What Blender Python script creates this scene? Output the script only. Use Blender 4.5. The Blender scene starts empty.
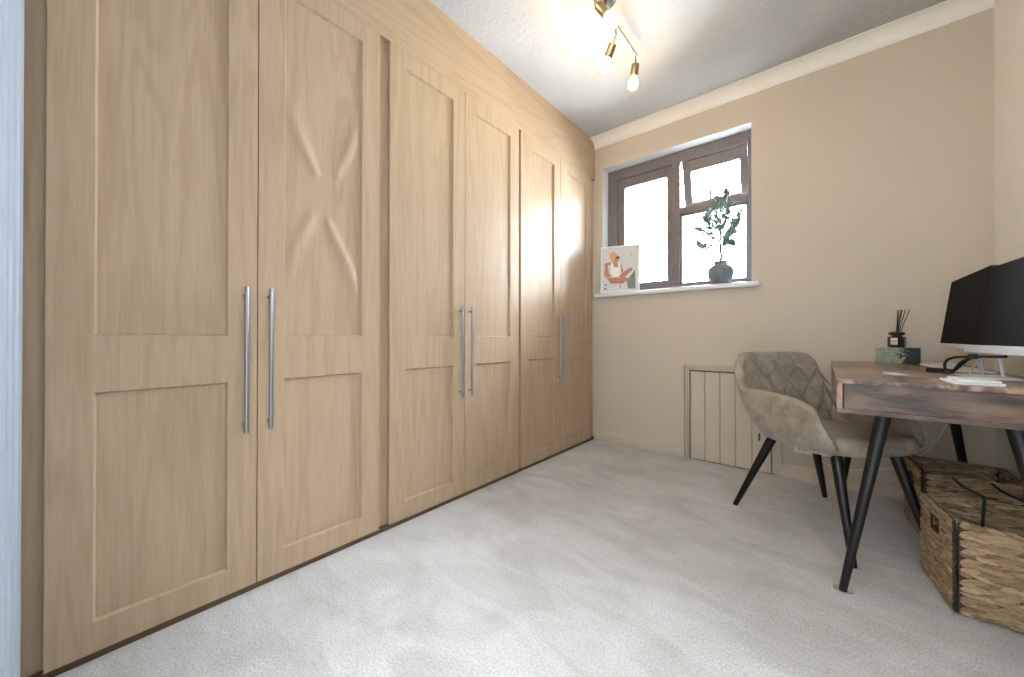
import bpy, bmesh, math, random
from mathutils import Vector, Matrix
R = math.radians
random.seed(7)
scene = bpy.context.scene
COL = scene.collection

# ------------------------------------------------------------------ camera
F_PX, YAW, PITCH, ROLL, SY = 370.35, 0.7003, 0.0041, 0.0009, -2.792
CAM = Vector((1.4743, 0.0, 0.8449))
H, D, W = 2.47, 2.7902, 2.0882          # ceiling height, window wall y, right wall x
cd = bpy.data.cameras.new('camera'); cam = bpy.data.objects.new('camera', cd); COL.objects.link(cam)
cd.sensor_fit = 'HORIZONTAL'; cd.sensor_width = 36.0
cd.lens = 36.0 * F_PX / 1024.0
cd.shift_y = SY / 1024.0
cd.clip_start = 0.01; cd.clip_end = 100
cam.matrix_world = (Matrix.Translation(CAM) @ Matrix.Rotation(YAW, 4, 'Z') @ Matrix.Rotation(PITCH, 4, 'X')
                    @ Matrix.Rotation(-ROLL, 4, 'Y') @ Matrix.Rotation(R(90), 4, 'X'))
scene.camera = cam

# ------------------------------------------------------------------ world, light, exposure
scene.view_settings.view_transform = 'Standard'
scene.view_settings.look = 'None'
scene.view_settings.gamma = 1.0
scene.view_settings.use_curve_mapping = False
scene.view_settings.exposure = 0.33
BULB_STRENGTH = 52.0
SKY = 54.0
wd = bpy.data.worlds.new('overcast_sky'); scene.world = wd; wd.use_nodes = True
bgn = wd.node_tree.nodes['Background']
bgn.inputs[0].default_value = (0.86, 0.95, 1.06, 1); bgn.inputs[1].default_value = SKY

def portal(name, loc, rot, sx, sy):
    l = bpy.data.lights.new(name, 'AREA'); l.shape = 'RECTANGLE'; l.size = sx; l.size_y = sy
    l.cycles.is_portal = True
    o = bpy.data.objects.new(name, l); COL.objects.link(o); o.location = loc; o.rotation_euler = rot
portal('window_portal', (0.607, D + 0.26, 1.71), (R(-90), 0, 0), 1.04, 1.03)
DOOR_X0, DOOR_X1, DOOR_Z = 1.05, 1.95, 2.04
LX0, LX1, LY0 = 0.3, 2.3, -1.15         # unseen landing with a roof opening, added to control the fill light
SKX0, SKX1, SKY0, SKY1 = 0.40, 2.20, -0.62, -0.24
portal('fill_opening_portal', ((SKX0 + SKX1) / 2, (SKY0 + SKY1) / 2, H + 0.12), (0, 0, 0), SKX1 - SKX0, SKY1 - SKY0)  # portal over the added roof opening that supplies the fill

# ------------------------------------------------------------------ materials
def srgb(r, g, b):
    f = lambda c: (c / 255 / 12.92) if c / 255 <= 0.04045 else ((c / 255 + 0.055) / 1.055) ** 2.4
    return (f(r), f(g), f(b), 1.0)
class NM:
    def __init__(s, name):
        s.m = bpy.data.materials.new(name); s.m.use_nodes = True
        s.t = s.m.node_tree; s.b = s.t.nodes['Principled BSDF']
    def n(s, kind, **kw):
        x = s.t.nodes.new(kind)
        for k, v in kw.items():
            if k in x.inputs: x.inputs[k].default_value = v
            else: setattr(x, k, v)
        return x
    def l(s, a, b): s.t.links.new(a, b)
    def coords(s, scale=(1, 1, 1), rnd=False, out='Object'):
        tc = s.n('ShaderNodeTexCoord'); mp = s.n('ShaderNodeMapping'); mp.inputs['Scale'].default_value = scale
        src = tc.outputs[out]
        if rnd:
            oi = s.n('ShaderNodeObjectInfo'); ml = s.n('ShaderNodeMath', operation='MULTIPLY'); ml.inputs[1].default_value = 37.0
            s.l(oi.outputs['Random'], ml.inputs[0])
            va = s.n('ShaderNodeVectorMath', operation='ADD'); s.l(src, va.inputs[0]); s.l(ml.outputs[0], va.inputs[1]); src = va.outputs[0]
        s.l(src, mp.inputs['Vector']); return mp.outputs[0]
    def noise(s, vec, scale, detail=3, rough=0.5, dist=0.0):
        x = s.n('ShaderNodeTexNoise'); x.inputs['Scale'].default_value = scale; x.inputs['Detail'].default_value = detail
        x.inputs['Roughness'].default_value = rough; x.inputs['Distortion'].default_value = dist
        s.l(vec, x.inputs['Vector']); return x.outputs['Fac']
    def ramp(s, fac, stops):
        x = s.n('ShaderNodeValToRGB'); e = x.color_ramp.elements
        while len(e) < len(stops): e.new(0.5)
        for i, (p, c) in enumerate(stops): e[i].position = p; e[i].color = c
        s.l(fac, x.inputs[0]); return x.outputs[0]
    def mix(s, a, b, fac, mode='MIX'):
        x = s.n('ShaderNodeMix', data_type='RGBA', blend_type=mode)
        for sock, val in ((6, a), (7, b)):
            if isinstance(val, tuple): x.inputs[sock].default_value = val
            else: s.l(val, x.inputs[sock])
        if isinstance(fac, float): x.inputs[0].default_value = fac
        else: s.l(fac, x.inputs[0])
        return x.outputs[2]
    def bump(s, h, strength, dist=0.002):
        x = s.n('ShaderNodeBump'); x.inputs['Strength'].default_value = strength; x.inputs['Distance'].default_value = dist
        s.l(h, x.inputs['Height']); s.l(x.outputs[0], s.b.inputs['Normal'])
    def color(s, c):
        if isinstance(c, tuple): s.b.inputs['Base Color'].default_value = c
        else: s.l(c, s.b.inputs['Base Color'])
    def set(s, rough=0.5, metal=0.0, spec=0.5):
        s.b.inputs['Roughness'].default_value = rough; s.b.inputs['Metallic'].default_value = metal
        s.b.inputs['Specular IOR Level'].default_value = spec
        return s.m
def plain(name, c, rough=0.5, metal=0.0, spec=0.5, var=0.06, scale=40, bump=0.0, bdist=0.001):
    k = NM(name); v = k.coords()
    n = k.noise(v, scale, 3)
    d = tuple(x * (1 - var) for x in c[:3]) + (1,); u = tuple(min(1, x * (1 + var)) for x in c[:3]) + (1,)
    k.color(k.ramp(n, [(0.3, d), (0.7, u)]))
    if bump: k.bump(n, bump, bdist)
    return k.set(rough, metal, spec)
def beech(name, base, rough=0.3, vertical=True):
    k = NM(name)
    g = (26, 26, 1.1) if vertical else (26, 1.1, 26)
    v = k.coords(g, rnd=True); fine = k.noise(v, 6.0, 4, 0.6)
    v2 = k.coords((5.5, 5.5, 0.42) if vertical else (5.5, 0.42, 5.5), rnd=True)
    w = k.noise(v2, 1.4, 2, 0.5, 0.4)
    m = k.n('ShaderNodeMath', operation='MULTIPLY'); m.inputs[1].default_value = 46.0; k.l(w, m.inputs[0])
    sn = k.n('ShaderNodeMath', operation='SINE'); k.l(m.outputs[0], sn.inputs[0])
    mr = k.n('ShaderNodeMapRange'); mr.inputs[1].default_value = -1; mr.inputs[2].default_value = 1; k.l(sn.outputs[0], mr.inputs[0])
    lo = tuple(x * f for x, f in zip(base[:3], (0.89, 0.86, 0.81))) + (1,)
    hi = tuple(min(1, x * 1.06) for x in base[:3]) + (1,)
    c1 = k.ramp(fine, [(0.3, lo), (0.62, hi)])
    c2 = k.ramp(mr.outputs[0], [(0.0, lo), (0.55, hi)])
    k.color(k.mix(c1, c2, 0.42)); k.bump(fine, 0.05, 0.0004)
    return k.set(rough, 0, 0.11)
M = {}
M['beech'] = beech('beech_vinyl', srgb(179, 157, 131), 0.33)
M['beech_h'] = beech('beech_vinyl_across', srgb(179, 157, 131), 0.33, False)
M['beech_edge'] = plain('beech_edge_strip', srgb(186, 152, 112), 0.4)
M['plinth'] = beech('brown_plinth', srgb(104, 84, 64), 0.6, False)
def wallpaint(name, c):
    k = NM(name); v = k.coords()
    n = k.noise(v, 1.6, 3); k.color(k.ramp(n, [(0.3, tuple(x * .97 for x in c[:3]) + (1,)), (0.7, c)]))
    k.bump(k.noise(v, 60, 4), 0.12, 0.003); return k.set(0.75, 0, 0.3)
M['wall'] = wallpaint('taupe_wall_paint', srgb(212, 199, 180))
M['wall_cream'] = wallpaint('cream_wall_paint', srgb(250, 247, 240))
M['joinery'] = plain('taupe_joinery_paint', srgb(210, 196, 177), 0.5, var=0.02, scale=8)
M['white'] = plain('white_gloss_paint', srgb(236, 236, 236), 0.35, var=0.01, scale=8)
M['daylit_white'] = plain('daylight_tinted_white', srgb(176, 187, 200), 0.45, var=0.01, scale=8)  # blue daylight on the boards put into their white
M['cream'] = plain('cream_coving_paint', srgb(246, 242, 234), 0.7, var=0.01, scale=8)
k = NM('stippled_ceiling'); v = k.coords()
vo = k.noise(v, 42, 5, 0.65, 0.5); k.color(k.ramp(k.noise(v, 2.0, 2), [(0.3, srgb(184, 183, 181)), (0.7, srgb(197, 196, 194))]))
k.bump(vo, 0.55, 0.012); M['ceiling'] = k.set(0.9, 0, 0.2)
# carpet: fine pile with brushed patches
k = NM('cream_carpet'); v = k.coords()
big = k.noise(v, 3.4, 4, 0.6, 0.8); v2 = k.coords((1.2, 3.0, 1)); str_ = k.noise(v2, 2.2, 3, 0.55, 1.2)
fine = k.noise(v, 170, 4, 0.75); mid = k.noise(v, 70, 3, 0.7)
c1 = k.ramp(big, [(0.38, srgb(210, 205, 199)), (0.6, srgb(236, 233, 229))])
c2 = k.ramp(str_, [(0.4, srgb(213, 208, 202)), (0.58, srgb(236, 233, 229))])
cc = k.mix(c1, c2, 0.5)
c3 = k.ramp(fine, [(0.34, (0.55, 0.545, 0.53, 1)), (0.58, (1.0, 1.0, 1.0, 1))])
k.color(k.mix(cc, c3, 0.75, 'MULTIPLY'))
ad = k.n('ShaderNodeMath', operation='ADD'); k.l(fine, ad.inputs[0]); k.l(mid, ad.inputs[1])
k.bump(ad.outputs[0], 0.9, 0.006); k.set(1.0, 0, 0.05)
k.b.inputs['Sheen Weight'].default_value = 0.25; k.b.inputs['Sheen Roughness'].default_value = 0.6; M['carpet'] = k.m
# window
k = NM('hazed_woodgrain_frame'); v = k.coords((6, 6, 6)); n = k.noise(v, 8, 4, 0.6)
k.color(k.ramp(n, [(0.3, srgb(108, 100, 100)), (0.7, srgb(126, 117, 116))])); M['winframe'] = k.set(0.35)  # haze from the bright panes put into the frame colour
k = NM('window_glass'); nt = k.t; nt.nodes.remove(k.b)
tr = k.n('ShaderNodeBsdfTransparent'); tr.inputs[0].default_value = (0.97, 0.985, 0.99, 1)
gl = k.n('ShaderNodeBsdfGlossy'); gl.inputs['Roughness'].default_value = 0.02
fr = k.n('ShaderNodeFresnel'); fr.inputs[0].default_value = 1.45
mx = k.n('ShaderNodeMixShader'); k.l(fr.outputs[0], mx.inputs[0]); k.l(tr.outputs[0], mx.inputs[1]); k.l(gl.outputs[0], mx.inputs[2])
k.l(mx.outputs[0], nt.nodes['Material Output'].inputs[0]); M['glass'] = k.m
# metals, plastics, fabric
M['steel'] = plain('brushed_steel', srgb(158, 160, 164), 0.3, 1.0, scale=200, var=0.05)
M['lampmetal'] = plain('brushed_brass_steel', srgb(150, 138, 116), 0.35, 1.0, scale=120)
M['rosemetal'] = plain('dark_grey_metal', srgb(96, 96, 94), 0.4, 0.8)
M['blackmetal'] = plain('black_powder_coat', srgb(13, 13, 14), 0.36, 0.0, 0.4, var=0.15)
M['blackplastic'] = plain('black_plastic', srgb(18, 18, 19), 0.5, var=0.1)
M['whiteplastic'] = plain('white_plastic', srgb(235, 234, 230), 0.4, var=0.02)
M['cream_plastic'] = plain('ivory_plastic', srgb(240, 234, 216), 0.35, var=0.01)
M['silver'] = plain('silver_plastic', srgb(208, 212, 218), 0.35, 0.3, var=0.02)
M['screen'] = plain('matt_black_screen', srgb(13, 12, 11), 0.6, 0, 0.04, var=0.03)
k = NM('taupe_suede'); v = k.coords(); n = k.noise(v, 14, 5, 0.65, 0.6); n2 = k.noise(v, 90, 3)
k.color(k.mix(k.ramp(n, [(0.3, srgb(118, 107, 94)), (0.7, srgb(188, 176, 160))]), k.ramp(n2, [(0.3, srgb(134, 122, 106)), (0.7, srgb(172, 160, 142))]), 0.3))
k.bump(n2, 0.12, 0.001); M['suede'] = k.set(0.36, 0, 0.5)
def rustic(name, scale, f=1.0, rough=0.42):
    def srgb2(a, b, c): return tuple(x * f for x in srgb(a, b, c)[:3]) + (1,)
    k = NM(name); v = k.coords(scale, rnd=False); n = k.noise(v, 3.0, 6, 0.62, 0.8); n2 = k.noise(v, 12, 4, 0.6)
    a = k.ramp(n, [(0.40, srgb2(30, 22, 17)), (0.47, srgb2(104, 79, 62)), (0.58, srgb2(148, 118, 94))])
    b_ = k.ramp(n2, [(0.35, srgb2(90, 67, 51)), (0.65, srgb2(136, 108, 85))])
    k.color(k.mix(a, b_, 0.3)); k.bump(n2, 0.06, 0.0006); return k.set(rough)
M['desk_long_lit'] = rustic('rustic_walnut_lengthwise_lit', (7, 0.9, 7), 1.25, 0.26)  # lightened walnut: window light on the desktop put into the colour
M['desk_cross_shaded'] = rustic('rustic_walnut_crosswise_shaded', (1.8, 8, 8), 0.62)  # same walnut darkened: the shaded desk front put into the colour
# woven hyacinth: each strand its own tone
k = NM('water_hyacinth'); ge = k.n('ShaderNodeNewGeometry'); v = k.coords((30, 30, 90)); n = k.noise(v, 3, 4, 0.6)
a = k.ramp(ge.outputs['Random Per Island'], [(0.0, srgb(104, 80, 56)), (0.35, srgb(150, 124, 94)), (0.75, srgb(176, 150, 116)), (1.0, srgb(200, 178, 146))])
k.color(k.mix(a, k.ramp(n, [(0.35, srgb(98, 76, 54)), (0.65, srgb(192, 168, 134))]), 0.35)); k.bump(n, 0.3, 0.002); M['hyacinth'] = k.set(0.7, 0, 0.25)
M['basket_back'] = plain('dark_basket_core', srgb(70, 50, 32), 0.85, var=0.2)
# marble: pale green drifting into near black
k = NM('green_black_marble'); tc = k.n('ShaderNodeTexCoord'); sx = k.n('ShaderNodeSeparateXYZ'); k.l(tc.outputs['Object'], sx.inputs[0])
v = k.coords((1, 1, 1)); n = k.noise(v, 28, 6, 0.7, 1.5)
m1 = k.n('ShaderNodeMath', operation='MULTIPLY_ADD'); m1.inputs[1].default_value = 6.0; k.l(sx.outputs[0], m1.inputs[0]); k.l(n, m1.inputs[2])
pale = k.ramp(k.noise(v, 60, 5, 0.7, 2), [(0.3, srgb(92, 108, 92)), (0.6, srgb(168, 176, 156))])
dark = k.ramp(k.noise(v, 60, 5, 0.7, 2), [(0.5, srgb(9, 11, 10)), (0.8, srgb(40, 50, 44))])
mk = k.ramp(m1.outputs[0], [(0.56, (0, 0, 0, 1)), (0.64, (1, 1, 1, 1))])
k.color(k.mix(pale, dark, mk)); M['marble'] = k.set(0.35, 0, 0.25)
k = NM('blue_grey_pottery'); v = k.coords(); n = k.noise(v, 22, 5, 0.6)
k.color(k.ramp(n, [(0.3, srgb(96, 106, 116)), (0.7, srgb(132, 140, 148))])); k.bump(n, 0.2, 0.002); M['pot'] = k.set(0.7)
M['leaf'] = plain('olive_leaf_green', srgb(124, 142, 130), 0.5, var=0.15, scale=30)
M['bark'] = plain('grey_bark', srgb(110, 104, 96), 0.8, var=0.2, scale=90)
M['frosted'] = plain('clear_cup', srgb(200, 200, 200), 0.15)
k = NM('clear_plastic'); k.color((0.95, 0.95, 0.95, 1)); k.b.inputs['Transmission Weight'].default_value = 0.9; M['clear'] = k.set(0.1)
k = NM('glowing_bulb'); k.color((1, 0.9, 0.7, 1)); k.b.inputs['Emission Color'].default_value = (1.0, 0.66, 0.22, 1); k.b.inputs['Emission Strength'].default_value = BULB_STRENGTH; M['bulb'] = k.set(0.2)
M['paper'] = plain('white_paper', srgb(238, 238, 236), 0.8, var=0.01)
M['folder'] = plain('grey_brown_folder', srgb(132, 112, 98), 0.35, var=0.05)
for nm, c in dict(print_bg=(222, 220, 218), skin=(188, 136, 114), skin_light=(204, 154, 132), turban=(224, 172, 124), cloth_white=(248, 246, 240),
                  glasses=(46, 44, 52), leafgreen=(122, 140, 122), moon=(226, 198, 128), ink=(60, 66, 70), label=(238, 228, 222), red=(180, 122, 108)).items():
    M[nm] = plain('print_' + nm, srgb(*c), 0.7, var=0.015)

# ------------------------------------------------------------------ mesh helpers
class MB:
    def __init__(s): s.v = []; s.f = []
    def add(s, vs, fs):
        o = len(s.v); s.v += [tuple(x) for x in vs]; s.f += [tuple(i + o for i in q) for q in fs]; return s
    def box(s, x0, x1, y0, y1, z0, z1, bev=0.0):
        if bev <= 0:
            vs = [(x, y, z) for x in (x0, x1) for y in (y0, y1) for z in (z0, z1)]
            return s.add(vs, [(0, 1, 3, 2), (4, 6, 7, 5), (0, 4, 5, 1), (2, 3, 7, 6), (0, 2, 6, 4), (1, 5, 7, 3)])
        bm = bmesh.new(); bmesh.ops.create_cube(bm, size=1)
        for v in bm.verts: v.co = Vector(((x0 + x1) / 2 + v.co.x * (x1 - x0), (y0 + y1) / 2 + v.co.y * (y1 - y0), (z0 + z1) / 2 + v.co.z * (z1 - z0)))
        bmesh.ops.bevel(bm, geom=bm.edges[:], offset=bev, segments=2, affect='EDGES', profile=0.6)
        bm.verts.index_update(); s.add([v.co for v in bm.verts], [[v.index for v in f.verts] for f in bm.faces]); bm.free(); return s
    def tube(s, pts, r, n=10, cap=True):
        pts = [Vector(p) for p in pts]; rs = r if isinstance(r, (list, tuple)) else [r] * len(pts)
        vs = []; fs = []; prev = None
        for i, p in enumerate(pts):
            d = (pts[min(i + 1, len(pts) - 1)] - pts[max(i - 1, 0)]).normalized()
            if prev is None: a = d.orthogonal().normalized()
            else: a = (prev - d * prev.dot(d)).normalized()
            prev = a; b = d.cross(a)
            for j in range(n):
                t = 2 * math.pi * j / n; vs.append(p + (a * math.cos(t) + b * math.sin(t)) * rs[i])
        for i in range(len(pts) - 1):
            for j in range(n): fs.append((i * n + j, i * n + (j + 1) % n, (i + 1) * n + (j + 1) % n, (i + 1) * n + j))
        if cap: fs += [tuple(range(n - 1, -1, -1)), tuple(range((len(pts) - 1) * n, len(pts) * n))]
        return s.add(vs, fs)
    def lathe(s, prof, c=(0, 0, 0), n=32, axis=None):
        c = Vector(c); q = Vector((0, 0, 1)).rotation_difference(Vector(axis)) if axis else None
        vs = []; fs = []
        for r, z in prof:
            for j in range(n):
                t = 2 * math.pi * j / n; p = Vector((r * math.cos(t), r * math.sin(t), z))
                if q: p = q @ p
                vs.append(c + p)
        for i in range(len(prof) - 1):
            for j in range(n): fs.append((i * n + j, i * n + (j + 1) % n, (i + 1) * n + (j + 1) % n, (i + 1) * n + j))
        fs += [tuple(range(n - 1, -1, -1)), tuple(range((len(prof) - 1) * n, len(prof) * n))]
        return s.add(vs, fs)
    def prism(s, poly, ax, a0, a1):
        """extrude a 2D polygon along axis ax ('x','y','z')"""
        def P(u, w, a): return {'x': (a, u, w), 'y': (u, a, w), 'z': (u, w, a)}[ax]
        n = len(poly); vs = [P(u, w, a0) for u, w in poly] + [P(u, w, a1) for u, w in poly]
        fs = [tuple(range(n)), tuple(range(2 * n - 1, n - 1, -1))] + [(i, i + n, (i + 1) % n + n, (i + 1) % n) for i in range(n)]
        return s.add(vs, fs)
    def build(s, name, mat, parent=None, smooth=False, local=False):
        """vertices are given in world space unless local; stored relative to the parent's location"""
        off = Vector((0, 0, 0))
        if not local:
            p = parent
            while p is not None: off += p.location; p = p.parent
        elif parent is None: pass
        me = bpy.data.meshes.new(name); me.from_pydata([Vector(v) - off for v in s.v], [], s.f)
        bm = bmesh.new(); bm.from_mesh(me); bmesh.ops.recalc_face_normals(bm, faces=bm.faces[:]); bm.to_mesh(me); bm.free()
        if mat: me.materials.append(mat)
        if smooth:
            for q in me.polygons: q.use_smooth = True
            try: me.set_sharp_from_angle(angle=R(40))
            except Exception: pass
        o = bpy.data.objects.new(name, me); COL.objects.link(o); o.parent = parent
        return o
def recenter(o, loc):
    """put a parentless mesh object's origin at loc"""
    loc = Vector(loc); o.data.transform(Matrix.Translation(-loc)); o.location = loc; return o
def thing(name, label, cat, loc=(0, 0, 0), group=None, rz=0):
    o = bpy.data.objects.new(name, None); COL.objects.link(o); o.location = loc; o.rotation_euler.z = rz; o.empty_display_size = 0.1
    o['label'] = label; o['category'] = cat
    if group: o['group'] = group
    return o
def tag(o, label, cat, group=None):
    o['label'] = label; o['category'] = cat
    if group: o['group'] = group
    return o
def struct(o, label=None):
    o['kind'] = 'structure'
    if label: o['label'] = label
    return o
def empty_struct(name, loc, label):
    o = bpy.data.objects.new(name, None); COL.objects.link(o); o.location = loc; o['kind'] = 'structure'; o['label'] = label; return o
def bez(pts, n=8):
    """Catmull-Rom through points"""
    P = [Vector(p) for p in pts]; P = [2 * P[0] - P[1]] + P + [2 * P[-1] - P[-2]]; out = []
    for i in range(1, len(P) - 2):
        for j in range(n):
            t = j / n; a, b, c, d = P[i - 1:i + 3]
            out.append(0.5 * ((2 * b) + (c - a) * t + (2 * a - 5 * b + 4 * c - d) * t * t + (-a + 3 * b - 3 * c + d) * t ** 3))
    out.append(P[-2]); return out

# ------------------------------------------------------------------ room shell
XL = -0.62; YB = -0.0935
struct(MB().box(XL - 0.1, W + 0.1, YB - 0.1, D + 0.25, -0.1, 0).build('floor', M['carpet']), 'pale cream cut pile carpet covering the whole floor')
struct(MB().box(XL - 0.1, W + 0.1, YB - 0.1, D + 0.25, H, H + 0.1).build('ceiling', M['ceiling']), 'white stippled ceiling above the room')
WX0, WX1, WZ0, WZ1 = 0.09, 1.123, 1.17, 2.224
m = MB()
m.box(XL - 0.1, WX0, D, D + 0.25, 0, H); m.box(WX1, W + 0.1, D, D + 0.25, 0, H)
m.box(WX0, WX1, D, D + 0.25, 0, WZ0); m.box(WX0, WX1, D, D + 0.25, WZ1, H)
wall_w = struct(m.build('wall_window', M['wall']), 'taupe painted wall holding the window')
m = MB(); e = 0.0015
m.box(WX0 + .0003, WX0 + e, D + .0005, D + 0.11, WZ0 + .001, WZ1 - .0003); m.box(WX1 - e, WX1 - .0003, D + .0005, D + 0.11, WZ0 + .001, WZ1 - .0003)
m.box(WX0 + e, WX1 - e, D + .0005, D + 0.11, WZ1 - e, WZ1 - .0003)
m.build('window_reveal', M['white'], wall_w)
struct(MB().box(W, W + 0.1, YB, D, 0, H).build('wall_right', M['wall_cream']), 'cream painted wall behind the monitors')
struct(MB().box(XL - 0.1, XL, YB, D, 0, H).build('wall_left', M['wall']), 'wall hidden behind the fitted wardrobes')
m = MB(); m.box(XL, DOOR_X0, YB - 0.1, YB, 0, H); m.box(DOOR_X1, W, YB - 0.1, YB, 0, H); m.box(DOOR_X0, DOOR_X1, YB - 0.1, YB, DOOR_Z, H)
wall_b = struct(m.build('wall_back', M['white']), 'white boarded wall beside the doorway')
# unseen landing added behind the doorway, its roof opened for fill light
struct(MB().box(LX0, LX1, LY0, YB - 0.1, -0.1, 0).build('floor_added_landing', M['carpet']), 'carpet of the unseen landing added beyond the doorway')
m = MB(); m.box(LX0, SKX0, LY0, YB - 0.1, H, H + 0.1); m.box(SKX1, LX1, LY0, YB - 0.1, H, H + 0.1); m.box(SKX0, SKX1, LY0, SKY0, H, H + 0.1); m.box(SKX0, SKX1, SKY1, YB - 0.1, H, H + 0.1)
struct(m.build('ceiling_added_landing', M['ceiling']), 'ceiling of the unseen added landing with an opening for fill light')
m = MB(); m.box(LX0 - 0.1, LX1 + 0.1, LY0 - 0.1, LY0, 0, H); m.box(LX1, LX1 + 0.1, LY0, YB, 0, H); m.box(W + 0.1, LX1, YB - 0.1, YB, 0, H); m.box(LX0 - 0.1, LX0, LY0, YB - 0.1, 0, H)
struct(m.build('wall_added_landing', M['white']), 'white walls of the unseen landing added to soften the doorway light')
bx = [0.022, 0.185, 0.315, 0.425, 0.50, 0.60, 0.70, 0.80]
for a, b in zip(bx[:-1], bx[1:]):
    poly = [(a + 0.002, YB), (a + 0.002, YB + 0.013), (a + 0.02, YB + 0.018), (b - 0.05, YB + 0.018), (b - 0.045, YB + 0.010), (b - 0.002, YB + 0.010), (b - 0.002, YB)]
    MB().prism(poly, 'z', 0.0, H - 0.002).build('board', M['daylit_white'], wall_b)
# coving
cv = [(0, 0)] + [(-0.08 * math.sin(t) ** 1.0, -0.071 * math.cos(t)) for t in [R(90) * i / 8 for i in range(9)]]
def cove(depth, drop):
    pts = [(0.0, 0.0), (0.0, -drop), (0.006, -drop)]
    for i in range(9):
        t = R(90) * i / 8; pts.append((0.006 + (depth - 0.012) * (1 - math.cos(t)), -drop + 0.005 + (drop - 0.011) * math.sin(t)))
    pts += [(depth, -0.006), (depth, 0.0)]
    return pts
prof = cove(0.082, 0.072)
struct(MB().prism([(D - a, H + b) for a, b in prof], 'x', 0.02, W).build('trim_1', M['cream']), 'cream coving along the top of the window wall')
struct(MB().prism([(W - a, H + b) for a, b in prof], 'y', YB, D - 0.08).build('trim_2', M['cream']), 'cream coving along the top of the right wall')
def skirt(name, x0, x1, lab):
    p = [(D, 0), (D - 0.016, 0), (D - 0.016, 0.05), (D - 0.012, 0.056), (D - 0.012, 0.066), (D - 0.006, 0.075), (D, 0.075)]
    struct(MB().prism(p, 'x', x0, x1).build(name, M['joinery']), lab)
skirt('baseboard_window', 0.022, 0.712, 'taupe skirting between the wardrobe and the hatch')
skirt('baseboard_desk', 1.272, W, 'taupe skirting behind the chair and desk')
p = [(W, 0), (W - 0.016, 0), (W - 0.016, 0.05), (W - 0.012, 0.056), (W - 0.012, 0.066), (W - 0.006, 0.075), (W, 0.075)]
struct(MB().prism(p, 'y', YB, D - 0.016).build('baseboard_right', M['joinery']), 'taupe skirting along the right wall')

# ------------------------------------------------------------------ window
win = empty_struct('window_1', (0.6, D + 0.1, 1.2), 'dark wood-grain window with a side casement and an open top light')
FY0, FY1 = D + 0.10, D + 0.165
fm = MB()
fm.box(WX0, 0.172, FY0, FY1, 1.18, WZ1, .004); fm.box(1.086, WX1, FY0, FY1, 1.18, WZ1, .004)
fm.box(0.172, 1.086, FY0, FY1, 2.14, WZ1, .004); fm.box(0.172, 1.086, FY0, FY1, 1.18, 1.236, .004)
fm.build('frame', M['winframe'], win)
MB().box(0.604, 0.66, FY0 - 0.004, FY1, 1.236, 2.14, .004).build('mullion', M['winframe'], win)
MB().box(0.66, 1.086, FY0 - 0.004, FY1, 1.752, 1.802, .004).build('transom', M['winframe'], win)
# casement
cs = MB(); a0, a1, c0, c1 = 0.174, 0.602, 1.238, 2.138
cs.box(a0, 0.232, FY0 + 0.008, FY1 - 0.006, c0, c1, .004); cs.box(0.565, a1, FY0 + 0.008, FY1 - 0.006, c0, c1, .004)
cs.box(0.232, 0.565, FY0 + 0.008, FY1 - 0.006, 2.062, c1, .004); cs.box(0.232, 0.565, FY0 + 0.008, FY1 - 0.006, c0, 1.28, .004)
sash = cs.build('casement_sash', M['winframe'], win)
MB().box(0.228, 0.569, FY0 + 0.034, FY0 + 0.038, 1.276, 2.066).build('pane', M['glass'], sash)
hm = MB(); hm.box(0.573, 0.589, FY0 - 0.004, FY0 + 0.009, 1.64, 1.71, .003); hm.box(0.576, 0.586, FY0 - 0.022, FY0 - 0.002, 1.675, 1.69, .003)
hm.box(0.575, 0.587, FY0 - 0.03, FY0 - 0.018, 1.56, 1.70, .004)
hm.build('handle', M['lampmetal'], sash)
MB().box(0.655, 1.09, FY0 + 0.034, FY0 + 0.038, 1.232, 1.756).build('pane', M['glass'], win)
bead = MB()
for q in ((0.66, 0.674, 1.236, 1.752), (1.074, 1.086, 1.236, 1.752), (0.674, 1.074, 1.236, 1.248), (0.674, 1.074, 1.738, 1.752)):
    bead.box(q[0], q[1], FY0 + 0.012, FY0 + 0.034, q[2], q[3], .002)
bead.build('glazing_bead', M['winframe'], win)
# top light, hinged at its head and pushed open at the foot
fl = bpy.data.objects.new('fanlight_sash', None)
fs = MB(); zt = 2.1385
def hing(bm_, ang):
    q = Matrix.Rotation(ang, 3, 'X'); piv = Vector((0, FY0 + 0.02, zt)); bm_.v = [tuple(piv + q @ (Vector(p_) - piv)) for p_ in bm_.v]
for q in ((0.672, 0.728, 1.79, zt), (1.036, 1.082, 1.79, zt), (0.728, 1.036, 2.06, zt), (0.728, 1.036, 1.79, 1.842)):
    fs.box(q[0], q[1], FY0 + 0.01, FY0 + 0.055, q[2], q[3], .004)
ANG = R(13)
hing(fs, ANG); fan = fs.build('fanlight_sash', M['winframe'], win)
bpy.data.objects.remove(fl)
fp = MB().box(0.724, 1.040, FY0 + 0.03, FY0 + 0.034, 1.838, 2.064); hing(fp, ANG); fp.build('pane', M['glass'], fan)
MB().tube([(0.865, FY0 + 0.0, 1.81), (0.864, FY0 + 0.01, 1.86), (0.862, FY0 + 0.03, 1.92), (0.86, FY0 + 0.04, 1.97)], 0.0085, 8).build('stay', M['winframe'], win, True)
sm = MB(); sm.box(0.036, 1.168, D - 0.045, D, 1.168, 1.20, .010); sm.box(WX0, WX1, D - 0.005, FY0 + 0.01, 1.168, 1.1995)
sm.build('window_sill', M['white'], win, True)

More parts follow.
